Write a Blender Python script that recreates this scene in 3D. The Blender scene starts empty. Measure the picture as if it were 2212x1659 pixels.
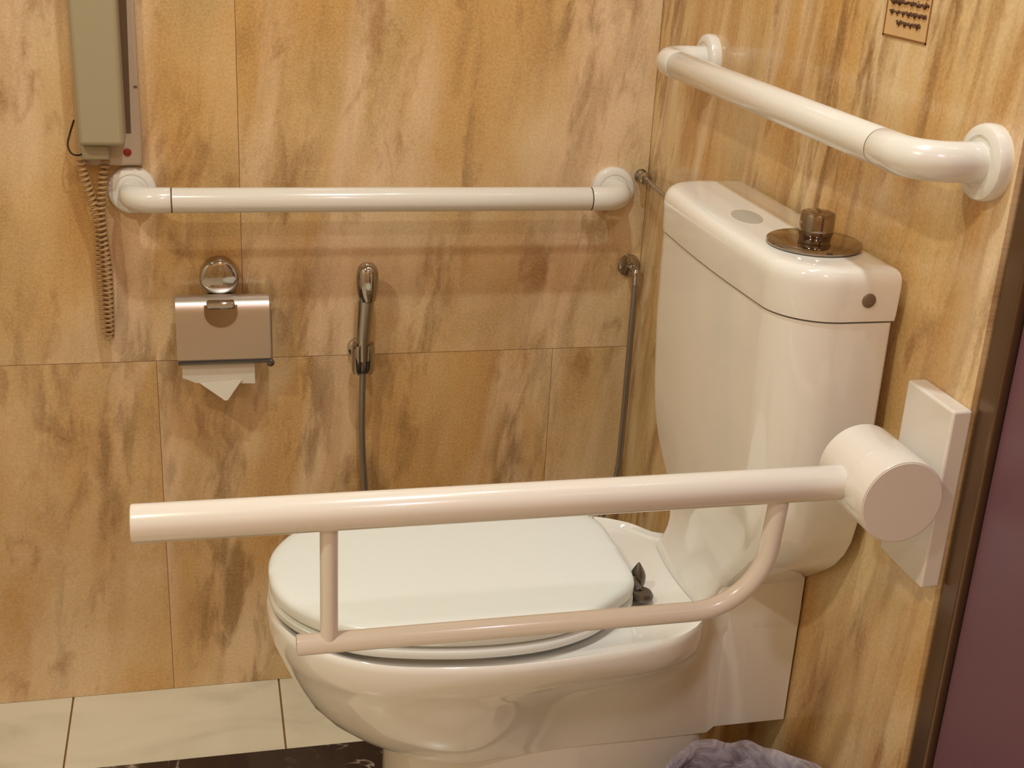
import bpy, math, random
from mathutils import Vector, Matrix
PI = math.pi
scene = bpy.context.scene
COL = scene.collection
random.seed(7)

# ------------------------------------------------------------------ helpers
class MB:
    """Collects verts and faces, then links them as ONE mesh object."""
    def __init__(self): self.v = []; self.f = []; self.fa = []
    def add(self, verts, faces, a=0.0):
        b = len(self.v)
        self.v += [tuple(p) for p in verts]
        for f in faces:
            self.f.append(tuple(i + b for i in f)); self.fa.append(a)
        return self
    def box(self, x0, x1, y0, y1, z0, z1, a=0.0):
        vs = [(x, y, z) for z in (z0, z1) for y in (y0, y1) for x in (x0, x1)]
        return self.add(vs, [(0,2,3,1),(4,5,7,6),(0,1,5,4),(2,6,7,3),(0,4,6,2),(1,3,7,5)], a)
    def loft(self, rings, cap0=True, cap1=True, close=False):
        n = len(rings[0]); vs = [p for r in rings for p in r]; fs = []
        m = len(rings)
        for i in range(m if close else m - 1):
            j = (i + 1) % m
            for k in range(n):
                l = (k + 1) % n
                fs.append((i*n+k, i*n+l, j*n+l, j*n+k))
        if not close:
            if cap0: fs.append(tuple(reversed(range(n))))
            if cap1: fs.append(tuple((m-1)*n+k for k in range(n)))
        return self.add(vs, fs)
    def tube(self, path, r, n=24, cap=True, rend=0.0):
        """sweep a circle (radius r, number or function of 0..1) along path; rend rounds the ends"""
        P = [Vector(p) for p in path]
        if rend > 0:
            def ext(a, b):
                d = (a - b).normalized(); out = []
                for q in (0.35, 0.7, 0.92): out.append(a - d*rend*(1-q))
                return d, out
            d0 = (P[0]-P[1]).normalized(); d1 = (P[-1]-P[-2]).normalized()
            r0 = r if not callable(r) else r(0.0); r1 = r if not callable(r) else r(1.0)
            rr = [None]*len(P)
            A = [(P[0], r0-rend), (P[0]-d0*rend*.3, r0-rend*.28), (P[0]-d0*rend, r0)]
            B = [(P[-1]-d1*rend, r1), (P[-1]-d1*rend*.3, r1-rend*.28), (P[-1], r1-rend)]
            mid = [(P[i], r if not callable(r) else r(i/(len(P)-1))) for i in range(1, len(P)-1)]
            L = A + mid + B
            P = [l[0] for l in L]; R = [l[1] for l in L]
        else:
            R = [r if not callable(r) else r(i/(len(P)-1)) for i in range(len(P))]
        T = []
        for i in range(len(P)):
            a = P[max(i-1, 0)]; b = P[min(i+1, len(P)-1)]
            T.append((b-a).normalized())
        u = T[0].orthogonal().normalized(); rings = []
        for i in range(len(P)):
            u = (u - T[i]*u.dot(T[i])).normalized(); w = T[i].cross(u)
            rings.append([P[i] + (u*math.cos(2*PI*k/n) + w*math.sin(2*PI*k/n))*R[i] for k in range(n)])
        return self.loft(rings, cap, cap)
    def lathe(self, prof, c, ax='z', n=48, sgn=1):
        """prof: (radius, height) pairs, turned about axis ax through c"""
        c = Vector(c); rings = []
        for (r, h) in prof:
            h *= sgn; ring = []
            for k in range(n):
                a = 2*PI*k/n*sgn; ca, sa = max(r, 1e-5)*math.cos(a), max(r, 1e-5)*math.sin(a)
                if ax == 'z': p = (ca, sa, h)
                elif ax == 'y': p = (sa, h, ca)
                else: p = (h, ca, sa)
                ring.append(c + Vector(p))
            rings.append(ring)
        return self.loft(rings)
    def build(self, name, mat, parent=None, smooth=35, bevel=0, bseg=3, attr=None):
        me = bpy.data.meshes.new(name); me.from_pydata(self.v, [], self.f)
        me.validate(clean_customdata=False); me.update()
        import bmesh
        bm = bmesh.new(); bm.from_mesh(me)
        bmesh.ops.recalc_face_normals(bm, faces=bm.faces[:])
        bm.to_mesh(me); bm.free()
        if attr:
            A = me.attributes.new(attr, 'FLOAT', 'FACE')
            for i, x in enumerate(self.fa): A.data[i].value = x
        if smooth:
            for p in me.polygons: p.use_smooth = True
            me.set_sharp_from_angle(angle=math.radians(smooth))
        me.materials.append(mat)
        o = bpy.data.objects.new(name, me); COL.objects.link(o)
        if parent is not None:
            o.parent = parent
            w = Matrix.Identity(4); q = parent
            while q is not None:
                w = q.matrix_basis @ w if q.parent is None else q.matrix_parent_inverse @ q.matrix_basis @ w
                q = q.parent
            o.matrix_parent_inverse = w.inverted()
        if bevel:
            md = o.modifiers.new('bevel', 'BEVEL'); md.width = bevel; md.segments = bseg
            md.limit_method = 'ANGLE'; md.angle_limit = math.radians(40); md.harden_normals = False
        return o

def thing(name, label, cat, loc, group=None):
    o = bpy.data.objects.new(name, None); COL.objects.link(o)
    o.location = loc; o.empty_display_size = .05
    o['label'] = label; o['category'] = cat
    if group: o['group'] = group
    return o
def tag(o, label, cat, group=None):
    o['label'] = label; o['category'] = cat
    if group: o['group'] = group
    return o
def struct(o): o['kind'] = 'structure'; return o

def fillet(pts, rad, n=14):
    P = [Vector(p) for p in pts]; out = [P[0]]
    for i in range(1, len(P)-1):
        a = (P[i-1]-P[i]).normalized(); b = (P[i+1]-P[i]).normalized()
        ang = a.angle(b); r = rad if not isinstance(rad, (list, tuple)) else rad[i-1]
        d = r/math.tan(ang/2); c = P[i] + (a+b).normalized()*(r/math.sin(ang/2))
        s = P[i]+a*d; e = P[i]+b*d
        u = (s-c); w = (e-c); th = u.angle(w); nrm = u.cross(w).normalized()
        for k in range(n+1):
            out.append(c + Matrix.Rotation(th*k/n, 3, nrm) @ u)
    out.append(P[-1]); return out
def spline(pts, n=8, closed=False):
    P = [Vector(p) for p in pts]; m = len(P); out = []
    for i in range(m if closed else m-1):
        if closed: p0,p1,p2,p3 = P[i-1],P[i],P[(i+1)%m],P[(i+2)%m]
        else: p0,p1,p2,p3 = P[max(i-1,0)],P[i],P[i+1],P[min(i+2,m-1)]
        for k in range(n):
            t = k/n
            out.append(.5*((2*p1)+(-p0+p2)*t+(2*p0-5*p1+4*p2-p3)*t*t+(-p0+3*p1-3*p2+p3)*t**3))
    if not closed: out.append(P[-1])
    return out
def interp(tab, x):
    """monotone piecewise table lookup; tab is [(x, y)...] ascending, smooth between"""
    if x <= tab[0][0]: return tab[0][1]
    for (a, ya), (b, yb) in zip(tab, tab[1:]):
        if x <= b:
            t = (x-a)/(b-a); return ya + (yb-ya)*t
    return tab[-1][1]

# ---------------------------------------------------------------- materials
def new_mat(name):
    m = bpy.data.materials.new(name); m.use_nodes = True
    nt = m.node_tree; return m, nt, nt.nodes['Principled BSDF']
def srgb(r, g, b):
    f = lambda c: (c/255/12.92) if c/255 <= .04045 else ((c/255+.055)/1.055)**2.4
    return (f(r), f(g), f(b), 1)
def simple(name, col, rough=.4, metal=0, coat=0, bump=0, bscale=200, var=0, vscale=8):
    m, nt, p = new_mat(name); N = nt.nodes; L = nt.links
    p.inputs['Base Color'].default_value = col; p.inputs['Roughness'].default_value = rough
    p.inputs['Metallic'].default_value = metal; p.inputs['Coat Weight'].default_value = coat
    p.inputs['Coat Roughness'].default_value = .06
    tc = N.new('ShaderNodeTexCoord'); nz = N.new('ShaderNodeTexNoise')
    L.new(tc.outputs['Object'], nz.inputs['Vector']); nz.inputs['Scale'].default_value = vscale
    nz.inputs['Detail'].default_value = 5
    mx = N.new('ShaderNodeMixRGB'); mx.blend_type = 'MIX'
    mx.inputs[1].default_value = col; mx.inputs[2].default_value = tuple(c*(1-var) for c in col[:3])+(1,)
    L.new(nz.outputs['Fac'], mx.inputs[0]); L.new(mx.outputs[0], p.inputs['Base Color'])
    if bump:
        n2 = N.new('ShaderNodeTexNoise'); n2.inputs['Scale'].default_value = bscale
        L.new(tc.outputs['Object'], n2.inputs['Vector'])
        b = N.new('ShaderNodeBump'); b.inputs['Strength'].default_value = bump; b.inputs['Distance'].default_value = .001
        L.new(n2.outputs['Fac'], b.inputs['Height']); L.new(b.outputs['Normal'], p.inputs['Normal'])
    return m

def marble(name, horiz, sx, sz, shear, dark, seed, fine, pal, rough):
    """warm cream and ochre marble; horiz = axis index that runs along the wall"""
    m, nt, p = new_mat(name); N = nt.nodes; L = nt.links
    def math_(op, a, b=None, c=None, clamp=False):
        n = N.new('ShaderNodeMath'); n.operation = op; n.use_clamp = clamp
        for i, v in enumerate((a, b, c)):
            if v is None: continue
            if isinstance(v, (int, float)): n.inputs[i].default_value = v
            else: L.new(v, n.inputs[i])
        return n.outputs[0]
    geo = N.new('ShaderNodeNewGeometry'); sep = N.new('ShaderNodeSeparateXYZ'); L.new(geo.outputs['Position'], sep.inputs[0])
    at = N.new('ShaderNodeAttribute'); at.attribute_name = 'slab'
    h = sep.outputs[horiz]; z = sep.outputs[2]
    off = at.outputs['Fac']
    hs = math_('ADD', h, math_('MULTIPLY', z, shear))
    def vec(a, b, s):
        c = N.new('ShaderNodeCombineXYZ')
        L.new(math_('MULTIPLY', hs, a), c.inputs[0]); L.new(math_('MULTIPLY', z, b), c.inputs[1])
        L.new(math_('ADD', off, s), c.inputs[2]); return c.outputs[0]
    def noise(v, sc, det, rough=.55, dist=0.0):
        n = N.new('ShaderNodeTexNoise'); n.inputs['Scale'].default_value = sc; n.inputs['Detail'].default_value = det
        n.inputs['Roughness'].default_value = rough; n.inputs['Distortion'].default_value = dist
        L.new(v, n.inputs['Vector']); return n.outputs['Fac']
    def ramp(fac, stops, interp='LINEAR'):
        r = N.new('ShaderNodeValToRGB'); r.color_ramp.interpolation = interp
        e = r.color_ramp.elements
        while len(e) < len(stops): e.new(.5)
        for k, (pos, c) in zip(e, stops): k.position = pos; k.color = c if len(c) == 4 else (*c, 1)
        L.new(fac, r.inputs[0]); return r.outputs[0]
    def mix(fac, a, b, bt='MIX'):
        n = N.new('ShaderNodeMixRGB'); n.blend_type = bt
        for i, v in ((0, fac), (1, a), (2, b)):
            if isinstance(v, (int, float)): n.inputs[i].default_value = v
            elif isinstance(v, tuple): n.inputs[i].default_value = v
            else: L.new(v, n.inputs[i])
        return n.outputs[0]
    W0 = (0, 0, 0, 1); W1 = (1, 1, 1, 1)
    big = noise(vec(sx, sz, seed), 3.2, 4, .5, .25)
    c = ramp(big, [(.32, srgb(*pal[0])), (.44, srgb(*pal[1])), (.55, srgb(*pal[2])), (.68, srgb(*pal[3]))])
    # ochre clouds
    cl = noise(vec(sx, sz*.9, seed+7.3), 5.5, 5, .52, .3)
    c = mix(math_('MULTIPLY', ramp(cl, [(.46, W0), (.66, W1)]), .85), c, srgb(*pal[4]))
    # grey green patches in the stone
    gr = noise(vec(sx*.9, sz, seed+3.1), 4.6, 5, .52, .3)
    c = mix(math_('MULTIPLY', ramp(gr, [(.53, W0), (.68, W1)]), .55), c, srgb(178,150,98))
    # pale rosy bands that follow the bedding
    pv = noise(vec(sx*2.0, sz*.55, seed+21.0), 3.6, 5, .52, .25)
    c = mix(math_('MULTIPLY', ramp(pv, [(.53, W0), (.64, W1)]), .78), c, srgb(*pal[5]))
    # mottled brown streak clusters
    patch = ramp(noise(vec(sx*1.9, sz*.60, seed+5.9), 3.4, 3, .5, .2), [(.47, W0), (.62, W1)])
    mot = ramp(noise(vec(sx*4.6, sz*2.3, seed+11.7), 6.0, 6, .58, .35), [(.46, W0), (.62, W1)])
    c = mix(math_('MULTIPLY', math_('MULTIPLY', patch, mot), dark), c, srgb(*pal[6]))
    # long soft streaks, faint
    st = noise(vec(sx*4.5, sz*.9, seed+61.7), 4.0, 6, .55, .2)
    c = mix(math_('MULTIPLY', ramp(st, [(.52, W0), (.68, W1)]), fine), c, srgb(170,118,62))
    # a few crooked thin brown veins (ridge of a noise)
    rv = noise(vec(sx*1.8, sz*.9, seed+31.0), 4.0, 8, .62, .2)
    ridge = math_('ABSOLUTE', math_('SUBTRACT', rv, .5))
    vm = math_('MULTIPLY', ramp(ridge, [(.0, W1), (.018, W0)]), ramp(noise(vec(sx*1.4, sz, seed+41.0), 5.0, 3), [(.52, W0), (.63, W1)]))
    c = mix(math_('MULTIPLY', vm, .22), c, srgb(134,86,38))
    # soft dark blots
    bo = ramp(noise(vec(sx*1.8, sz*1.5, seed+71.0), 9.0, 5, .55, .3), [(.595, W0), (.70, W1)])
    c = mix(math_('MULTIPLY', bo, .60), c, srgb(146,92,36))
    # crystalline grain
    g = noise(vec(90, 90, seed), 3.0, 3, .7)
    c = mix(.22, c, ramp(g, [(.3, srgb(146,106,62)), (.7, srgb(248,218,176))]))
    L.new(c, p.inputs['Base Color'])
    p.inputs['Roughness'].default_value = rough; p.inputs['Specular IOR Level'].default_value = .5
    return m

PAL_B = [(208,162,96),(222,184,128),(232,202,156),(236,208,172),(206,156,84),(242,210,174),(124,84,34)]
M_wall_back = marble('marble_back', 0, 1.05, .58, -.11, .72, 2.0, .28, PAL_B, .20)
PAL_R = [(212,164,94),(224,186,126),(234,206,156),(240,218,182),(208,154,78),(246,222,186),(134,90,38)]
M_wall_right = marble('marble_right', 1, 1.75, .62, .14, .95, 14.0, .50, PAL_R, .15)
M_grout = simple('grout', srgb(150,112,66), .8)
M_nylon = simple('white_nylon', (.81,.775,.715,1), .22, coat=.5)
M_nylon_joint = simple('joint_gap', srgb(96,78,60), .7)
M_ceramic = simple('white_ceramic', (.83,.80,.745,1), .10, coat=.6)
M_seat = simple('seat_plastic', (.81,.84,.82,1), .3)
M_enamel = simple('white_enamel', (.80,.745,.68,1), .22, coat=.5)
M_chrome = simple('chrome', (.47,.44,.41,1), .07, metal=1)
M_chrome_dark = simple('dark_chrome', (.34,.285,.24,1), .09, metal=1)
M_chrome_soft = simple('brushed_chrome', (.46,.43,.39,1), .22, metal=1)
M_steel_cover = simple('satin_steel', (.62,.56,.50,1), .38, metal=1)
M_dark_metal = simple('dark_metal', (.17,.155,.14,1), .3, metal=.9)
M_hose = simple('braided_hose', (.36,.33,.31,1), .38, metal=.9)
M_phone = simple('grey_plastic', srgb(168,156,126), .45)
M_phone_base = simple('pale_grey_plastic', srgb(190,168,146), .45)
M_dark = simple('dark_slot', srgb(46,32,22), .7)
M_shade_slot = simple('painted_shade_and_slot', srgb(104,80,54), .7)
M_red = simple('red_plastic', srgb(140,26,18), .5)
M_cord = simple('tan_cord', srgb(176,140,98), .5)
M_paper = simple('tissue_paper', (.74,.68,.58,1), .9, bump=.3, bscale=350)
M_card = simple('cardboard', srgb(150,112,74), .9)
M_bin = simple('bin_plastic', srgb(58,56,76), .5)
M_mark = simple('faded_print', srgb(176,170,156), .4)
M_plug = simple('grey_plug', srgb(118,98,80), .4)
M_ink = simple('brown_ink', srgb(84,48,20), .7)
M_ceiling = simple('ceiling_paint', (.80,.77,.72,1), .85)
M_frame = simple('bronze_frame', srgb(112,88,66), .22, metal=.6)
M_door = simple('plum_door', srgb(112,76,88), .35)
M_white_fix = simple('lamp_ring', (.8,.8,.8,1), .4)

# translucent bag film
M_bag, nt, p = new_mat('bin_bag_film'); N = nt.nodes; L = nt.links
p.inputs['Roughness'].default_value = .25; p.inputs['Base Color'].default_value = srgb(206,198,212)
g = N.new('ShaderNodeNewGeometry'); n1 = N.new('ShaderNodeTexNoise'); n1.inputs['Scale'].default_value = 38
n1.inputs['Detail'].default_value = 4; n1.inputs['Distortion'].default_value = 1.5
L.new(g.outputs['Position'], n1.inputs['Vector'])
r = N.new('ShaderNodeMapRange'); r.inputs['From Min'].default_value = .35; r.inputs['From Max'].default_value = .65
r.inputs['To Min'].default_value = .28; r.inputs['To Max'].default_value = .72
L.new(n1.outputs['Fac'], r.inputs['Value']); L.new(r.outputs[0], p.inputs['Alpha'])
b = N.new('ShaderNodeBump'); b.inputs['Strength'].default_value = .6; b.inputs['Distance'].default_value = .006
L.new(n1.outputs['Fac'], b.inputs['Height']); L.new(b.outputs['Normal'], p.inputs['Normal'])

# white marble border tile
M_tile, nt, p = new_mat('white_marble_tile'); N = nt.nodes; L = nt.links
g = N.new('ShaderNodeNewGeometry'); n1 = N.new('ShaderNodeTexNoise'); n1.inputs['Scale'].default_value = 7
n1.inputs['Detail'].default_value = 7; n1.inputs['Distortion'].default_value = 1.2
mp = N.new('ShaderNodeMapping'); mp.inputs['Scale'].default_value = (.7, 1.6, 1); mp.inputs['Rotation'].default_value = (0, 0, .5)
L.new(g.outputs['Position'], mp.inputs[0]); L.new(mp.outputs[0], n1.inputs['Vector'])
r = N.new('ShaderNodeValToRGB'); e = r.color_ramp.elements
e[0].position = .3; e[0].color = srgb(206,198,176); e[1].position = .62; e[1].color = srgb(228,220,198)
k = e.new(.47); k.color = srgb(222,214,192)
L.new(n1.outputs['Fac'], r.inputs[0]); L.new(r.outputs[0], p.inputs['Base Color']); p.inputs['Roughness'].default_value = .2

# black marble with white veins
M_black, nt, p = new_mat('black_marble'); N = nt.nodes; L = nt.links
g = N.new('ShaderNodeNewGeometry'); n1 = N.new('ShaderNodeTexNoise'); n1.inputs['Scale'].default_value = 6
n1.inputs['Detail'].default_value = 8; n1.inputs['Distortion'].default_value = 2.0
L.new(g.outputs['Position'], n1.inputs['Vector'])
s = N.new('ShaderNodeMath'); s.operation = 'SUBTRACT'; s.inputs[1].default_value = .5; L.new(n1.outputs['Fac'], s.inputs[0])
ab = N.new('ShaderNodeMath'); ab.operation = 'ABSOLUTE'; L.new(s.outputs[0], ab.inputs[0])
r = N.new('ShaderNodeValToRGB'); e = r.color_ramp.elements
e[0].position = 0; e[0].color = srgb(190,176,160); e[1].position = .022; e[1].color = srgb(52,38,32)
k = e.new(.009); k.color = srgb(120,104,94)
n2 = N.new('ShaderNodeTexNoise'); n2.inputs['Scale'].default_value = 9; L.new(g.outputs['Position'], n2.inputs['Vector'])
r2 = N.new('ShaderNodeValToRGB'); r2.color_ramp.elements[0].position = .5; r2.color_ramp.elements[1].position = .56
L.new(n2.outputs['Fac'], r2.inputs[0]); L.new(ab.outputs[0], r.inputs[0])
mx = N.new('ShaderNodeMixRGB'); mx.inputs[1].default_value = srgb(52,38,32); L.new(r2.outputs[0], mx.inputs[0]); L.new(r.outputs[0], mx.inputs[2])
L.new(mx.outputs[0], p.inputs['Base Color']); p.inputs['Roughness'].default_value = .12

# ------------------------------------------------------------------ setting
XL, YF, ZC = -2.2, -2.7, 2.4            # left wall, front wall, ceiling
YD = -.92                               # where the marble of the right wall ends
def slab_wall(mb, bk, courses, plane, rnd):
    G = .00045
    for (z0, z1, joints) in courses:
        for a, b in zip(joints, joints[1:]):
            rnd_off = rnd.random()*40
            if plane == 'back': mb.box(a+G, b-G, 0, .02, z0+G, z1-G, rnd_off)
            elif plane == 'right': mb.box(0, .02, a+G, b-G, z0+G, z1-G, rnd_off)
            elif plane == 'left': mb.box(XL-.02, XL, a+G, b-G, z0+G, z1-G, rnd_off)
            else: mb.box(a+G, b-G, YF-.02, YF, z0+G, z1-G, rnd_off)
rn = random.Random(5)
mb = MB()
slab_wall(mb, None, [(0, .584, [XL, -1.99, -1.372, -.754, -.136, 0]), (.584, 1.4, [XL, -1.86, -1.242, -.624, 0]), (1.4, ZC, [XL, -1.372, -.754, 0])], 'back', rn)
wb = struct(mb.build('wall_back', M_wall_back, smooth=0, attr='slab'))
mb = MB(); slab_wall(mb, None, [(0, 1.4, [YD, 0]), (1.4, ZC, [YD, 0])], 'right', rn)
wr = struct(mb.build('wall_right', M_wall_right, smooth=0, attr='slab'))
mb = MB(); slab_wall(mb, None, [(0, .584, [-2.7, -1.9, -1.2, -.6, 0]), (.584, 1.4, [-2.7, -2.1, -1.4, -.8, 0]), (1.4, ZC, [-2.7, -1.2, 0])], 'left', rn)
wl = struct(mb.build('wall_left', M_tile, smooth=0, attr='slab'))
mb = MB(); slab_wall(mb, None, [(0, ZC, [XL, -1.5, -.8, 0])], 'front', rn)
wf = struct(mb.build('wall_front', M_wall_back, smooth=0, attr='slab'))
struct(MB().box(XL-.02, .001, .0012, .05, -.05, ZC).build('trim_1', M_grout, smooth=0))      # grout behind the slabs
struct(MB().box(XL-.05, .3, YF-.05, .05, ZC, ZC+.05).build('ceiling', M_ceiling, smooth=0))
# floor: white marble border tiles along the back wall, black marble beyond
mb = MB(); G = .0016
jx = [XL, -1.91, -1.578, -1.246, -.914, -.582, -.25, 0]
for a, b in zip(jx, jx[1:]): mb.box(a+G, b-G, -.190, 0, -.02, 0)
fl = struct(mb.build('floor_border', M_tile, smooth=0))
mb = MB()
xs = [XL, -1.99, -1.58, -1.17, -.76, -.35, 0]
for a, b in zip(xs, xs[1:]): mb.box(a+.0006, b-.0006, -.700, -.1906, -.02, 0)
struct(mb.build('floor_band', M_black, smooth=0))
mb = MB()
ys = [-.701, -1.05, -1.42, -1.79, -2.16, -2.53, YF]
for ya, yb in zip(ys[1:], ys):
    for a, b in zip(xs, xs[1:]): mb.box(a+G, b-G, ya+G, yb-G, -.02, 0)
struct(mb.build('floor', M_tile, smooth=0))
struct(MB().box(XL-.05, .3, YF-.05, .05, -.06, -.004).build('trim_2', M_grout, smooth=0))     # bed under the tiles
# door in the right wall
mb = MB(); mb.box(.004, .10, -.950, YD-.002, 0, 2.1); mb.box(.012, .10, -1.90, -1.85, 0, 2.1); mb.box(.012, .10, -1.85, -.950, 2.05, 2.1)
fr = struct(mb.build('door_frame', M_frame, smooth=0, bevel=.003))
dr = struct(MB().box(.012, .065, -1.846, -.952, .01, 2.045).build('door_1', M_door, smooth=0, bevel=.002))
hd = MB(); hd.tube(fillet([(.022,-1.78,1.0),(-.03,-1.78,1.0),(-.03,-1.66,1.0)], .015), .009, 16)
hd.lathe([(.026,0),(.026,.006),(.02,.008)], (.022,-1.78,1.0), 'x', 32, -1)
hd.build('door_handle', M_chrome_soft, dr)
mb = MB(); slab_wall(mb, None, [(0, ZC, [YF, -1.90]), (2.1, ZC, [-1.90, YD])], 'right', rn)
struct(mb.build('wall_right_front', M_wall_right, smooth=0, attr='slab'))

# ------------------------------------------------------------------ grab bars
def grab_bar(label, A, B, out, upz, ja, jb, ring_b=True):
    """A, B: flange centres on the wall; out: unit vector away from the wall"""
    A = Vector(A); B = Vector(B); out = Vector(out); D = .0714; R = .0176
    root = thing('grab_bar', label, 'grab bar', (A+B)/2, 'white nylon wall grab bars')
    d = (B-A).normalized(); ln = (B-A).length
    MB().tube([A+out*D+d*(ja+.0008), A+out*D+d*(ln-jb-.0008)], R, 40, rend=.0008).build('bar', M_nylon, root)
    for (P, s, j) in ((A, d, ja), (B, -d, jb)):
        path = fillet([P+out*.004, P+out*D, P+out*D+s*(j-.0008)], .036, 18)
        el = MB().tube(path, R+.0004, 40, rend=.0008).build('elbow', M_nylon, root)
        if s == d or ring_b:
            MB().tube([P+out*D+s*(j-.003), P+out*D+s*(j+.003)], R-.0003, 40).build('joint_ring', M_nylon_joint, el)
        ax = 'y' if abs(out.y) > .5 else 'x'
        pr = [(.0335,-.0004),(.0340,.004),(.0340,.009),(.0325,.0125),(.0295,.0142),(.024,.0146),(.0225,.0135),(.021,.0135)]
        MB().lathe(pr, P, ax, 56, -1).build('wall_flange', M_nylon, root)
    return root
gb1 = grab_bar('white horizontal grab bar on the marble back wall above the paper holder and sprayer',
               (-.774,0,.847), (-.058,0,.847), (0,-1,0), 0, .055, .055)
gb2 = grab_bar('white horizontal grab bar on the right wall above the toilet cistern',
               (0,-.881,1.071), (0,-.213,1.071), (-1,0,0), 0, .066, .064, False)

# --------------------------------------------------------- drop-down rail
rail = thing('drop_down_rail', 'white hinged drop-down support rail beside the toilet, fixed to a wall plate', 'support rail', (0,-.884,.76))
pl = MB().box(-.020, 0, -.924, -.842, .668, .852).build('wall_plate', M_enamel, rail, bevel=.0025)
YR, ZR = -.886, .768
hb = MB().lathe([(.034,-.002),(.0395,.0),(.0415,.002),(.0415,.054),(.0409,.0545),(.0409,.0555),(.0415,.056),(.0415,.0872),(.0410,.0881),(.0400,.0885)], (-.0625,-.846,ZR), 'y', 64, -1).build('hinge_barrel', M_enamel, rail)
MB().lathe([(.0398,0),(.0398,.0003),(.0394,.0006),(.02,.0007)], (-.0625,-.9344,ZR), 'y', 64, -1).build('end_cap', M_enamel, hb)
MB().box(-.056,-.016,-.905,-.862,.735,.772).build('bracket', M_enamel, rail, bevel=.004)
MB().tube([(-.744,YR,ZR+.0005),(-.08,YR,ZR)], .0166, 40, rend=.002).build('top_tube', M_enamel, rail)
ZL = .639
lp = fillet([(-.6095,YR,ZL-.001),(-.168,YR,ZL),(-.160,YR,ZR)], .072, 20)
MB().tube(lp, .0096, 28, rend=.0015).build('lower_tube', M_enamel, rail)
MB().tube([(-.5805,YR,ZL),(-.5805,YR,ZR)], .0080, 28).build('strut', M_enamel, rail)

# ------------------------------------------------------------------- toilet
YC = -.583
toilet = thing('toilet', 'white ceramic close-coupled toilet with closed lid in the corner below the grab bars', 'toilet', (-.3, YC, 0))
NO = 120
def outline(ctrl, z, n=NO, flat_rear=True):
    """ctrl: (x, half width) from the front tip to the rear; returns a closed ring of n points"""
    near = [(x, -w) for x, w in ctrl]; far = [(x, w) for x, w in ctrl]
    def half(c):
        s = [(-c_[0], 0) for c_ in c]
        # mirror a ghost point for a round nose
        P = [Vector((c[0][0]+.012, -c[1][1], 0))] + [Vector((a, b, 0)) for a, b in c]
        out = []
        for i in range(1, len(P)-1):
            p0,p1,p2,p3 = P[i-1],P[i],P[i+1],P[min(i+2,len(P)-1)]
            for k in range(10):
                t=k/10
                out.append(.5*((2*p1)+(-p0+p2)*t+(2*p0-5*p1+4*p2-p3)*t*t+(-p0+3*p1-3*p2+p3)*t**3))
        out.append(P[-1]); return out
    h = half([(x, w) for x, w in ctrl])
    ln = [0]
    for a, b in zip(h, h[1:]): ln.append(ln[-1]+(b-a).length)
    m = n//2; pts = []
    for k in range(m):
        s = ln[-1]*k/(m-1); j = 0
        while j < len(ln)-2 and ln[j+1] < s: j += 1
        t = (s-ln[j])/max(1e-9, ln[j+1]-ln[j]); pts.append(h[j].lerp(h[j+1], t))
    ring = [(q.x, YC+q.y, z) for q in pts] + [(q.x, YC-q.y, z) for q in reversed(pts)]
    return ring
def sect(front, w, rear_w, z, rear=-.003, mid=-.40, rscale=1.0):
    """pan cross-section: rounded nose, widest at mid, narrowing to the skirt at the wall"""
    L_ = mid - front; c = [(front, 0)]
    for a, b in ((.045,.34),(.18,.63),(.50,.89),(1.0,1.0)): c.append((front+L_*a, w*b))
    w2 = w
    for x, b in ((-.30,.965),(-.20,.80),(-.150,.48),(-.125,.10),(-.10,0),(-.05,0)):
        c.append((x, rear_w + (w2-rear_w)*b*rscale if x > -.31 else w2*b))
    c.append((rear, rear_w)); return outline(c, z)
rings = []
for (z, fr_, w, rw, rs) in ((.499,-.605,.158,.0895,1),(.5045,-.614,.166,.0902,1),(.5055,-.618,.169,.0904,1),(.503,-.621,.1715,.0905,1),(.497,-.6225,.1725,.091,1),
                        (.484,-.6225,.1725,.091,1),(.472,-.621,.171,.091,.98),(.464,-.618,.168,.090,.90),(.456,-.615,.164,.0903,.74),(.445,-.611,.161,.0900,.62),
                        (.425,-.602,.155,.0900,.5),(.40,-.589,.147,.0900,.40),(.378,-.570,.138,.0900,.30),(.36,-.548,.128,.0900,.22),(.346,-.525,.118,.0900,.15),(.335,-.500,.108,.0900,.1),(.328,-.478,.1,.0900,.06)):
    ring = sect(fr_, w, rw, z, rscale=rs)
    ring = [(x, y, max(zz, .336) if x > -.101 else zz) for x, y, zz in ring]
    rings.append(ring)
mb = MB().loft(rings)
# pedestal
def ped(front, w, z, rear=-.102):
    r_ = .045; pts = []
    for (cx, cy, a0) in ((front+.09, YC-w+.09, 180), (rear-.02, YC-w+.02, 270), (rear-.02, YC+w-.02, 0), (front+.09, YC+w-.09, 90)):
        rr = .09 if cx < -.3 else .02
        for k in range(13):
            a = math.radians(a0 + 90*k/12); pts.append((cx+rr*math.cos(a), cy+rr*math.sin(a), z))
    return pts
mb.loft([ped(-.470,.0800,.365), ped(-.484,.0855,.335), ped(-.486,.089,.30), ped(-.486,.092,.2), ped(-.486,.095,.10), ped(-.49,.10,.03), ped(-.493,.103,0)])
blk = []
for z, w_, xf_ in ((.3362,.0902,.112),(.45,.0908,.112),(.53,.0908,.110),(.546,.090,.106),(.562,.085,.10)):
    blk.append([(-xf_+.02-.02*math.cos(a), YC-w_+.02-.02*math.sin(a), z) for a in [PI/2*k/8 for k in range(9)]] + [(-.0032, YC-w_, z), (-.0032, YC+w_, z)] + [(-xf_+.02-.02*math.cos(a), YC+w_-.02+.02*math.sin(a), z) for a in [PI/2*(8-k)/8 for k in range(9)]])
mb.loft(blk)
pan = mb.build('pan', M_ceramic, toilet, smooth=50)
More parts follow.
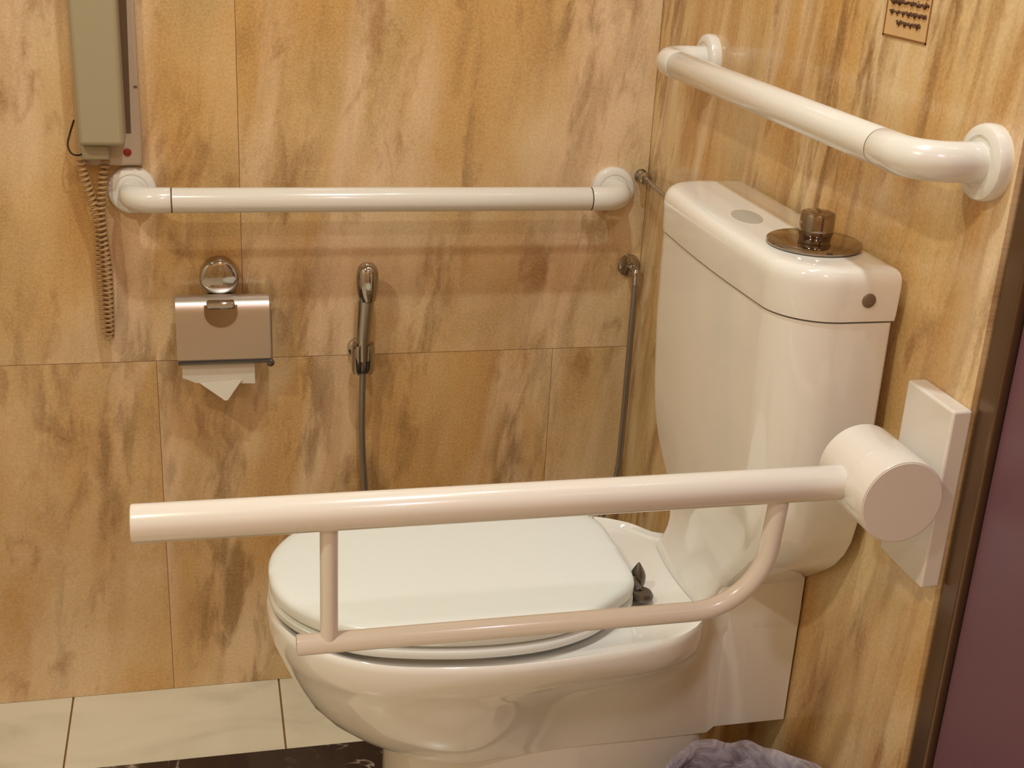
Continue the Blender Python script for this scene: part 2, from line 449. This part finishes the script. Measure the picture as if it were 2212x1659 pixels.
# cistern body
def dring(xf, hw, r, z, xb=-.013, rb=.004):
    """D shaped plan: flat back, rounded front corners with radius r; front face bows slightly"""
    pts = []
    for (cx, cy, a0, rr) in ((-xf+r, YC-hw+r, 180, r), (xb-rb, YC-hw+rb, 270, rb), (xb-rb, YC+hw-rb, 0, rb), (-xf+r, YC+hw-r, 90, r)):
        m_ = 20 if rr > .01 else 5
        for k in range(m_+1):
            a = math.radians(a0+90*k/m_); pts.append((cx+rr*math.cos(a), cy+rr*math.sin(a), z))
    # bow the front between the last and the first corner
    for k in range(1, 12):
        t = k/12; y = (YC+hw-r)*(1-t) + (YC-hw+r)*t
        pts.append((-xf - .004*math.sin(PI*t), y, z))
    return pts
tp = [(.8905,.1285,.2035,.062),(.85,.1285,.2040,.062),(.78,.1265,.2045,.062),(.70,.1215,.2045,.060),(.665,.118,.2030,.058),(.64,.115,.1975,.056),(.62,.1125,.188,.053),(.60,.110,.173,.049),(.585,.108,.157,.045),(.57,.1065,.138,.040),(.557,.1080,.122,.035),(.546,.1105,.107,.030),(.537,.113,.096,.026),(.528,.1165,.0875,.022),(.519,.1205,.0825,.018),(.511,.1245,.0795,.015),(.506,.1275,.0775,.013),(.500,.130,.0765,.012)]
mb = MB().loft([dring(xf, hw, r_, z) for z, xf, hw, r_ in tp])
tank = mb.build('cistern', M_ceramic, toilet, smooth=50)
# dark gap between lid and cistern
# cistern lid: raised front, sunken channel, rear lip
mb = MB()
def dlid(xf, hw, r, z, xb): return dring(xf, hw, r, z, xb, .002)
mb.loft([dlid(.1275,.2025,.060,.8918,-.0125), dlid(.1295,.2045,.062,.8928,-.0110), dlid(.130,.205,.062,.90,-.0105), dlid(.1305,.2055,.062,.926,-.0100), dlid(.1302,.2052,.0617,.932,-.0100),
         dlid(.1290,.2042,.0605,.937,-.0104), dlid(.1265,.2020,.058,.9410,-.0115), dlid(.1225,.1990,.054,.9438,-.0135), dlid(.117,.195,.049,.9452,-.0165), dlid(.105,.184,.038,.9456,-.024)])
lid_c = mb.build('cistern_lid', M_ceramic, toilet, smooth=50)
MB().lathe([(.0072,0),(.0072,.001),(.006,.0018),(.002,.002)], (-.044, YC-.2055, .915), 'y', 24, -1).build('screw_plug', M_plug, lid_c)
# faded oval print on the lid
pts = [(-.086+.017*math.cos(a)+.004*math.sin(a), -.574+.031*math.sin(a)) for a in [2*PI*k/40 for k in range(40)]]
pts = [(x, y) for x, y in pts]
mb = MB(); mb.loft([[(x, y, .9450) for x, y in pts], [(x, y, .94605) for x, y in pts]])
mb.build('oval_mark', M_mark, lid_c).__setitem__('label', 'faded grey oval print')
# flush button: wide chrome plate and round knob
BX, BY = -.062, -.694
fp = MB().lathe([(.046,0),(.0485,.001),(.0495,.003),(.0490,.0050),(.0470,.0060),(.02,.0064)], (BX,BY,.9455), 'z', 64).build('flush_plate', M_chrome_dark, toilet)
MB().lathe([(.0165,0),(.0165,.004),(.0175,.0055),(.0180,.008),(.0180,.0265),(.0172,.0285),(.0150,.0295),(.005,.0300)], (BX,BY,.9515), 'z', 48).build('flush_knob', M_chrome_dark, fp)
# seat ring and closed lid
LC = [(-.619,0),(-.6115,.050),(-.580,.098),(-.525,.137),(-.430,.158),(-.345,.158),(-.285,.140),(-.244,.112),(-.2155,.086),(-.207,.060),(-.206,.030),(-.206,.0)]
def scale_ol(c, d):
    cx = -.41; out = []
    for x, w in c:
        out.append((x + (d if x > cx else -d)*(1 if w < .12 else .5), max(0, w + (d if w > .02 else 0))))
    return out
def ol(c, d, z):
    if d < -.02:                                   # inner rings: shrink towards the middle of the outline
        k = 1 + d/.16
        return [(-.41+(x+.41)*k, YC+(y-YC)*k, z) for x, y, _ in outline(c, z)]
    r_ = outline([(x, w) for x, w in scale_ol(c, d)], z); return r_
seat = MB().loft([ol(LC,-.006,.5085), ol(LC,-.001,.5095), ol(LC,.0005,.5125), ol(LC,.0005,.5185), ol(LC,-.0015,.5206), ol(LC,-.0195,.5212)]).build('seat', M_seat, toilet, smooth=50)
for (x, w) in ((-.56,.08),(-.36,.14)):
    for s_ in (-1, 1): pass
lidm = MB().loft([ol(LC,-.0195,.5246), ol(LC,-.0015,.5250), ol(LC,.0,.5262), ol(LC,.0005,.536), ol(LC,-.0005,.5405), ol(LC,-.004,.5437), ol(LC,-.010,.5452), ol(LC,-.021,.5463), ol(LC,-.06,.5472), ol(LC,-.11,.5476)])
lid = lidm.build('seat_lid', M_seat, toilet, smooth=50)
# seat bumpers and hinges
for (hx, hy) in ((-.192,-.640),(-.214,-.520)):
    mb = MB().lathe([(.0135,0),(.0140,.002),(.0135,.005),(.011,.0085),(.006,.010)], (hx,hy,.5050), 'z', 28)
    h_ = mb.build('hinge_base', M_dark_metal, toilet)
    mb = MB().tube([(hx-.004,hy,.513),(hx-.004,hy+.018,.516),(hx-.006,hy+.022,.520)], .005, 16, rend=.001)
    mb.lathe([(.0025,0),(.0085,.002),(.0095,.006),(.0095,.014),(.0075,.020),(.003,.028),(.001,.031)], (hx+.003,hy+.026,.506), 'z', 24)
    mb.build('hinge_pin', M_dark_metal, h_)

# ------------------------------------------------------------ wall telephone
ph = thing('wall_telephone', 'grey wall telephone handset with coiled cord at the left of the back wall', 'telephone', (-.80,0,1.0))
MB().box(-.843,-.757,-.020,0,.884,1.30).build('cradle', M_phone_base, ph, bevel=.004)
hs = MB().box(-.838,-.7775,-.060,-.0205,.919,1.28).build('handset', M_phone, ph, bevel=.006)
MB().box(-.836,-.800,-.040,-.0205,.896,.9165).build('mouthpiece', M_phone, hs, bevel=.003)
MB().lathe([(.0054,0),(.0054,.0015),(.0042,.0024),(.001,.0026)], (-.7768,-.0198,.9035), 'y', 24, -1).build('call_button', M_red, ph)
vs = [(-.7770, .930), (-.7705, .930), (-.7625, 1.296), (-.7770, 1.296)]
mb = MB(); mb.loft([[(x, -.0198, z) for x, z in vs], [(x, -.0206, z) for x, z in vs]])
mb.build('shade_strip', M_shade_slot, ph, smooth=0)  # thin dark strip on the cradle, the handset's shadow put in as colour
MB().box(-.7635,-.7585,-.0209,-.0200,.9925,.995).build('slot', M_shade_slot, ph)
MB().tube(spline([(-.846,-.008,.945),(-.851,-.022,.93),(-.8545,-.030,.915),(-.850,-.036,.905),(-.842,-.036,.902),(-.836,-.032,.903)],6), .0013, 8).build('cord_lead', M_dark, ph)
cp = spline([(-.838,-.030,.898),(-.8365,-.031,.876),(-.831,-.030,.850),(-.8245,-.028,.822),(-.8215,-.024,.790),(-.8235,-.019,.755),(-.8240,-.016,.715),(-.8235,-.016,.675),(-.8215,-.017,.645),(-.8190,-.020,.632),(-.8165,-.024,.640),(-.8150,-.028,.668),(-.8135,-.031,.705),(-.8130,-.032,.745),(-.8155,-.033,.785),(-.8165,-.031,.820),(-.8135,-.026,.852),(-.8095,-.020,.880),(-.806,-.016,.890)], 24)
ln = [0]
for a, b in zip(cp, cp[1:]): ln.append(ln[-1]+(b-a).length)
tot = ln[-1]; turns = 74; per = 14; path = []
j = 0
for k in range(turns*per+1):
    s_ = tot*k/(turns*per)
    while j < len(ln)-2 and ln[j+1] < s_: j += 1
    q = cp[j].lerp(cp[j+1], (s_-ln[j])/max(1e-9, ln[j+1]-ln[j]))
    T = (cp[min(j+2,len(cp)-1)]-cp[max(j-1,0)]).normalized()
    u = Vector((1,0,0)); u = (u-T*u.dot(T)).normalized(); w = T.cross(u)
    a = 2*PI*k/per; path.append(q + (u*math.cos(a)+w*math.sin(a))*.0058)
MB().tube(path, .0019, 6).build('coiled_cord', M_cord, ph, smooth=60)

# ---------------------------------------------------- toilet paper dispenser
tp_ = thing('toilet_paper_holder', 'chrome toilet paper holder with hinged cover on the back wall', 'paper holder', (-.655,0,.70))
RX = -.6575
MB().lathe([(.027,0),(.0285,.002),(.0285,.022),(.0278,.0245),(.0262,.0262),(.020,.0275),(.010,.0283),(.003,.0285)], (RX,0,.7185), 'y', 56, -1).build('rosette', M_chrome, tp_)
MB().box(RX-.021,RX+.021,-.046,-.004,.682,.693).build('bracket', M_chrome, tp_, bevel=.003)
# cover: bent sheet, top edge rolled back to the wall
cov = []
prof = [(-.030,.6965),(-.040,.6985),(-.052,.6950),(-.060,.6850),(-.064,.660),(-.067,.632),(-.069,.6085)]
mb = MB()
th = .0022
outer = spline([(0,a,b) for a,b in prof], 5)
vs = []
for s_, xs_ in ((0,-.7215),(1,-.5880)):
    vs.append([(xs_, q.y, q.z) for q in outer] + [(xs_, q.y+th, q.z-th*.4) for q in reversed(outer)])
mb.loft(vs)
cv = mb.build('cover', M_steel_cover, tp_, smooth=45, bevel=.0006, bseg=2)
vs = []
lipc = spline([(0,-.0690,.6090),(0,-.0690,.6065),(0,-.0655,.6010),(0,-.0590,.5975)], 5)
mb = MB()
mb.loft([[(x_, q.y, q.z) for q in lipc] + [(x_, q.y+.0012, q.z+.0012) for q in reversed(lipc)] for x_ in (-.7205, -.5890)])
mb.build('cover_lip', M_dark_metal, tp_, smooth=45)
# half-round piece added as the rosette's reflection in the cover
pts = [(RX-.0235,.689),(RX+.0235,.689)] + [(RX+.0235*math.cos(a), .6785-.0215*math.sin(a)) for a in [PI*k/24 for k in range(25)]]
def yc(z): return interp([(.6085,-.069),(.632,-.067),(.66,-.064),(.685,-.060),(.695,-.054)], z)
mb = MB(); mb.loft([[(x, yc(z)-.0006, z) for x, z in pts], [(x, yc(z)-.0022-max(0,(z-.657))*.06, z) for x, z in pts]])
mb.build('rosette_reflection', M_chrome_dark, tp_, smooth=30)
MB().box(RX-.020,RX+.020,-.066,-.040,.684,.695).build('hinge_bar', M_chrome, tp_, bevel=.003)
MB().tube([(-.5865,-.040,.6220),(-.718,-.040,.6220)], .0035, 14, rend=.001).build('roll_rod', M_chrome_soft, tp_)
MB().tube(fillet([(-.605,-.034,.680),(-.5865,-.036,.672),(-.5865,-.040,.622),(-.5870,-.050,.598)], [.008,.01]), .003, 14, rend=.001).build('side_arm', M_chrome_soft, tp_)
MB().lathe([(.004,0),(.0055,.001),(.0055,.006),(.004,.007)], (-.5875,-.052,.5965), 'y', 20, -1).build('rod_knob', M_dark_metal, tp_)
roll = thing('toilet_paper_roll', 'nearly used toilet paper roll hanging inside the chrome holder with folded tip', 'toilet paper', (-.655,-.048,.6))
mb = MB(); nn = 40; ro, ri = .0185, .0150
xr0, xr1 = -.7150, -.5990
R_ = lambda x, r_: [(x, -.040+r_*math.cos(2*PI*k/nn), .612+r_*math.sin(2*PI*k/nn)) for k in range(nn)]
mb.loft([R_(xr0,ri), R_(xr0,ro), R_(xr1,ro), R_(xr1,ri)], close=True)
MB_roll = mb.build('paper', M_paper, roll)
mb = MB(); mb.loft([R_(xr0+.0005,.0135), R_(xr0+.0005,.0147), R_(xr1-.0005,.0147), R_(xr1-.0005,.0135)], close=True); mb.build('core', M_card, roll)
mb = MB()
sh = [(-.715,-.0575,.604),(-.611,-.0575,.604),(-.611,-.0560,.5640),(-.697,-.0560,.5680),(-.716,-.0560,.577)]
mb.loft([sh, [(x, y+.0008, z) for x, y, z in sh]])
mb.build('sheet', M_paper, roll, smooth=0)
tri = [(-.692,-.0590,.5690),(-.630,-.0590,.5720),(-.652,-.0640,.5415),(-.656,-.0640,.5415)]
mb = MB(); mb.loft([tri, [(x, y+.0012, z) for x, y, z in tri]]); mb.build('folded_tip', M_paper, roll, smooth=0)

# ----------------------------------------------------------- bidet sprayer
sp = thing('bidet_sprayer', 'slim chrome bidet sprayer with long hose hanging on the back wall', 'sprayer', (-.445,-.04,.6))
hp = [(-.4475,-.040,.590),(-.4475,-.040,.625),(-.4450,-.040,.665),(-.4430,-.041,.705)]
MB().tube(spline(hp, 8), lambda t: .0105+.0028*t, 28).build('handle', M_chrome_soft, sp)
hd_ = MB().lathe([(.004,-.046),(.0135,-.040),(.0158,-.030),(.0168,-.018),(.0168,-.006),(.0160,.004),(.0135,.0115),(.0090,.0160),(.003,.0178)], (-.4425,-.044,.7275), 'z', 36).build('spray_head', M_chrome, sp)
MB().lathe([(.0085,0),(.0095,.002),(.0095,.018),(.0075,.022)], (-.4475,-.040,.570), 'z', 24).build('hose_nut', M_dark_metal, sp)
hz = spline([(-.4475,-.040,.575),(-.4482,-.038,.52),(-.4475,-.034,.46),(-.444,-.030,.40),(-.438,-.028,.34),(-.42,-.030,.27),(-.36,-.035,.215),(-.26,-.04,.19),(-.15,-.04,.20),(-.07,-.034,.245),(-.034,-.030,.30),(-.0175,-.028,.37),(-.0150,-.028,.45),(-.0155,-.030,.55),(-.0165,-.032,.64),(-.0170,-.033,.700)], 12)
MB().tube(hz, .0052, 16).build('hose', M_hose, sp)
hold = thing('sprayer_holder', 'small chrome clip bracket holding the bidet sprayer on the back wall', 'holder', (-.450,0,.59))
mb = MB(); mb.lathe([(.016,0),(.017,.002),(.016,.008),(.010,.012),(.009,.026)], (-.4505,0,.597), 'y', 32, -1); mb.build('wall_mount', M_chrome, hold)
mb = MB(); nn = 28; sec = []
for (r_, z_) in ((.0108,.570),(.0165,.570),(.0180,.576),(.0185,.610),(.0170,.616),(.0114,.616)):
    sec.append([(-.4475+r_*math.cos(a), -.040+r_*math.sin(a), z_) for a in [math.radians(-62+304*k/nn) for k in range(nn+1)]])
n1 = nn+1; vs = [q for s_ in sec for q in s_]; fs = []
for i in range(6):
    j = (i+1) % 6
    for k in range(nn): fs.append((i*n1+k, i*n1+k+1, j*n1+k+1, j*n1+k))
fs.append(tuple(i*n1 for i in range(6))); fs.append(tuple(i*n1+nn for i in reversed(range(6))))
mb.add(vs, fs); mb.build('clip_ring', M_chrome, hold)

# ---------------------------------------------------------- pipes in the corner
wo = thing('water_outlet', 'small chrome water outlet with round cover plate low in the corner behind the cistern', 'water outlet', (-.02,0,.722))
MB().lathe([(.018,0),(.0185,.001),(.0165,.005),(.010,.007)], (-.0195,0,.722), 'y', 32, -1).build('cover_plate', M_chrome, wo)
MB().tube(fillet([(-.0185,-.004,.722),(-.0172,-.033,.722),(-.0170,-.033,.700)], .008), .0062, 18).build('elbow_spout', M_chrome, wo)
va = thing('supply_valve', 'chrome valve with thin supply tube running to the cistern top', 'valve', (-.01,0,.868))
MB().lathe([(.010,0),(.0105,.002),(.008,.005),(.0065,.008),(.0065,.018),(.009,.020),(.009,.026),(.004,.028)], (-.0125,0,.867), 'y', 24, -1).build('valve_body', M_chrome, va)
MB().tube(spline([(-.0125,-.016,.869),(-.0165,-.07,.868),(-.022,-.17,.8665),(-.030,-.28,.866),(-.034,-.377,.866)], 8), .0028, 12).build('supply_tube', M_chrome_soft, va)

# ------------------------------------------------------------ notice sticker
nt_ = thing('notice_sticker', 'small square notice with four lines of brown lettering high on the right wall', 'notice', (0,-.70,1.18))
y0, y1, z0, z1 = -.744, -.659, 1.1545, 1.236
M_film = simple('sticker_film', srgb(226,186,134), .35, var=.15, vscale=60)
bk = MB().box(-.0006, 0, y0, y1, z0, z1).build('backing', M_film, nt_, smooth=0)
mb = MB(); b_ = .0022
for (a, b, c, d) in ((y0,y1,z0,z0+b_),(y0,y1,z1-b_,z1),(y0,y0+b_,z0,z1),(y1-b_,y1,z0,z1)): mb.box(-.0009,-.0006,a,b,c,d)
mb.build('border', simple('border_ink', srgb(140,94,50), .6), nt_, smooth=0)
rs = random.Random(11)
for (zc, ya, yb, wt) in ((1.1695,-.730,-.684,.9),(1.1790,-.738,-.668,.95),(1.1890,-.739,-.668,1.2),(1.1985,-.738,-.669,1.1),(1.2085,-.737,-.670,1.0),(1.2185,-.736,-.671,1.0)):
    mb = MB(); y = yb
    while y > ya:
        wl_ = rs.uniform(.006,.013); ye = max(ya, y-wl_); amp = .0011
        pts = [(-.0010, y+(ye-y)*t, zc+amp*math.sin(t*9+rs.random()*2)+rs.uniform(-.0006,.0006)) for t in [k/8 for k in range(9)]]
        mb.tube(spline(pts, 3), .00125*wt*rs.uniform(.8,1.4), 6)
        if rs.random() < .6:
            yy = (y+ye)/2; zz = zc+rs.choice((-.0028,.003)); mb.box(-.0010,-.0007,yy-.0008,yy+.0008,zz-.0007,zz+.0007)
        y = ye-rs.uniform(.0015,.0035)
    mb.build('text_line', M_ink, nt_, smooth=60)

# ------------------------------------------------------------ waste bin
BCX, BCY, BR, BH = -.1145, -.834, .108, .345
wb_ = MB().lathe([(.084,.0),(.088,.004),(.106,BH-.006),(.109,BH-.002),(.108,BH),(.1045,BH-.002),(.086,.008),(.01,.006)], (BCX,BCY,0), 'z', 64).build('waste_bin', M_bin)
tag(wb_, 'dark waste bin with a plastic liner on the floor beside the toilet', 'waste bin')
mb = MB(); NB = 120; rb = random.Random(3); rings = []
ph1 = [rb.uniform(0, 6.28) for _ in range(12)]
def wob(a, lv, s_): return sum(math.sin(a*f_+ph1[i]+lv*(i+1)*.7)*s_/(1+.25*i) for i, f_ in enumerate((3,5,8,11,14,17,21)))
for (r_, z_, w_) in ((.112,.255,.0020),(.1125,.275,.0022),(.1118,.295,.0024),(.1124,.315,.0020),(.1112,.335,.0018),(.1108,.348,.0014),(.107,.3565,.0014),(.1030,.352,.0014),(.0995,.338,.0024),(.0990,.322,.003),(.095,.28,.004),(.089,.22,.006),(.080,.15,.008),(.072,.10,.008),(.04,.075,.006),(.005,.07,.001)):
    rings.append([(BCX+(r_+wob(2*PI*k/NB,z_*30,w_*.45))*math.cos(2*PI*k/NB), BCY+(r_+wob(2*PI*k/NB,z_*30,w_*.45))*math.sin(2*PI*k/NB), z_+wob(2*PI*k/NB,1.3,.0022 if z_>.3 else .004)) for k in range(NB)])
mb.loft(rings, False, True)
bl = mb.build('bin_liner', M_bag, smooth=80)
tag(bl, 'crumpled translucent plastic bag folded over the rim of the waste bin', 'bin bag')

# ------------------------------------------------------------------- lights
def downlight(x, y, power, col, label, r=.055):
    t = thing('ceiling_light', label, 'ceiling light', (x, y, ZC), 'recessed ceiling downlights')
    MB().lathe([(r+.004,0),(r+.022,0),(r+.022,.004),(r+.016,.008),(r+.004,.008)], (x,y,ZC), 'z', 48, -1).build('lamp_ring', M_white_fix, t)
    ld = bpy.data.lights.new('lamp', 'AREA'); ld.shape = 'DISK'; ld.size = 2*r; ld.energy = power; ld.color = col
    lo = bpy.data.objects.new('lamp', ld); COL.objects.link(lo); lo.location = (x, y, ZC-.012)
    lo.parent = t; lo.matrix_parent_inverse = Matrix.Translation((x, y, ZC)).inverted()
    return t
downlight(-.48, -.92, 11.0, (.88,.99,.98), 'round ceiling downlight above the drop-down rail', .035)
downlight(-.17, -.72, 1.5, (.86,.99,1.0), 'round ceiling downlight above the toilet cistern', .04)
downlight(-1.55, -1.50, 14.5, (1,.94,.74), 'round ceiling downlight in the left part of the room')
downlight(-.45, -2.30, 8, (1,.84,.93), 'added lilac fill lamp overhead beside the door')  # added fill lamp, stands in for lilac light from the doorway

w = bpy.data.worlds.new('World'); scene.world = w; w.use_nodes = True
w.node_tree.nodes['Background'].inputs[0].default_value = (.05,.042,.05,1); w.node_tree.nodes['Background'].inputs[1].default_value = .3

# ------------------------------------------------------------------- camera
f, cx, cy, cz, yaw, pit, rol = 2759.8923, -.6743, -1.8717, 1.2759, .2479, .3710, .0536
F = Vector((math.sin(yaw)*math.cos(pit), math.cos(yaw)*math.cos(pit), -math.sin(pit)))
R = F.cross(Vector((0,0,1))).normalized(); U = R.cross(F)
R2 = R*math.cos(rol)+U*math.sin(rol); U2 = -R*math.sin(rol)+U*math.cos(rol)
cd = bpy.data.cameras.new('camera'); cam = bpy.data.objects.new('camera', cd); COL.objects.link(cam)
cd.sensor_fit = 'HORIZONTAL'; cd.sensor_width = 36; cd.lens = f/2212*36; cd.clip_start = .01
M = Matrix((( R2.x, U2.x, -F.x, cx), (R2.y, U2.y, -F.y, cy), (R2.z, U2.z, -F.z, cz), (0,0,0,1)))
cam.matrix_world = M; scene.camera = cam
vs_ = scene.view_settings; vs_.view_transform = 'Standard'; vs_.look = 'None'; vs_.gamma = 1; vs_.use_curve_mapping = False
vs_.exposure = 0.0
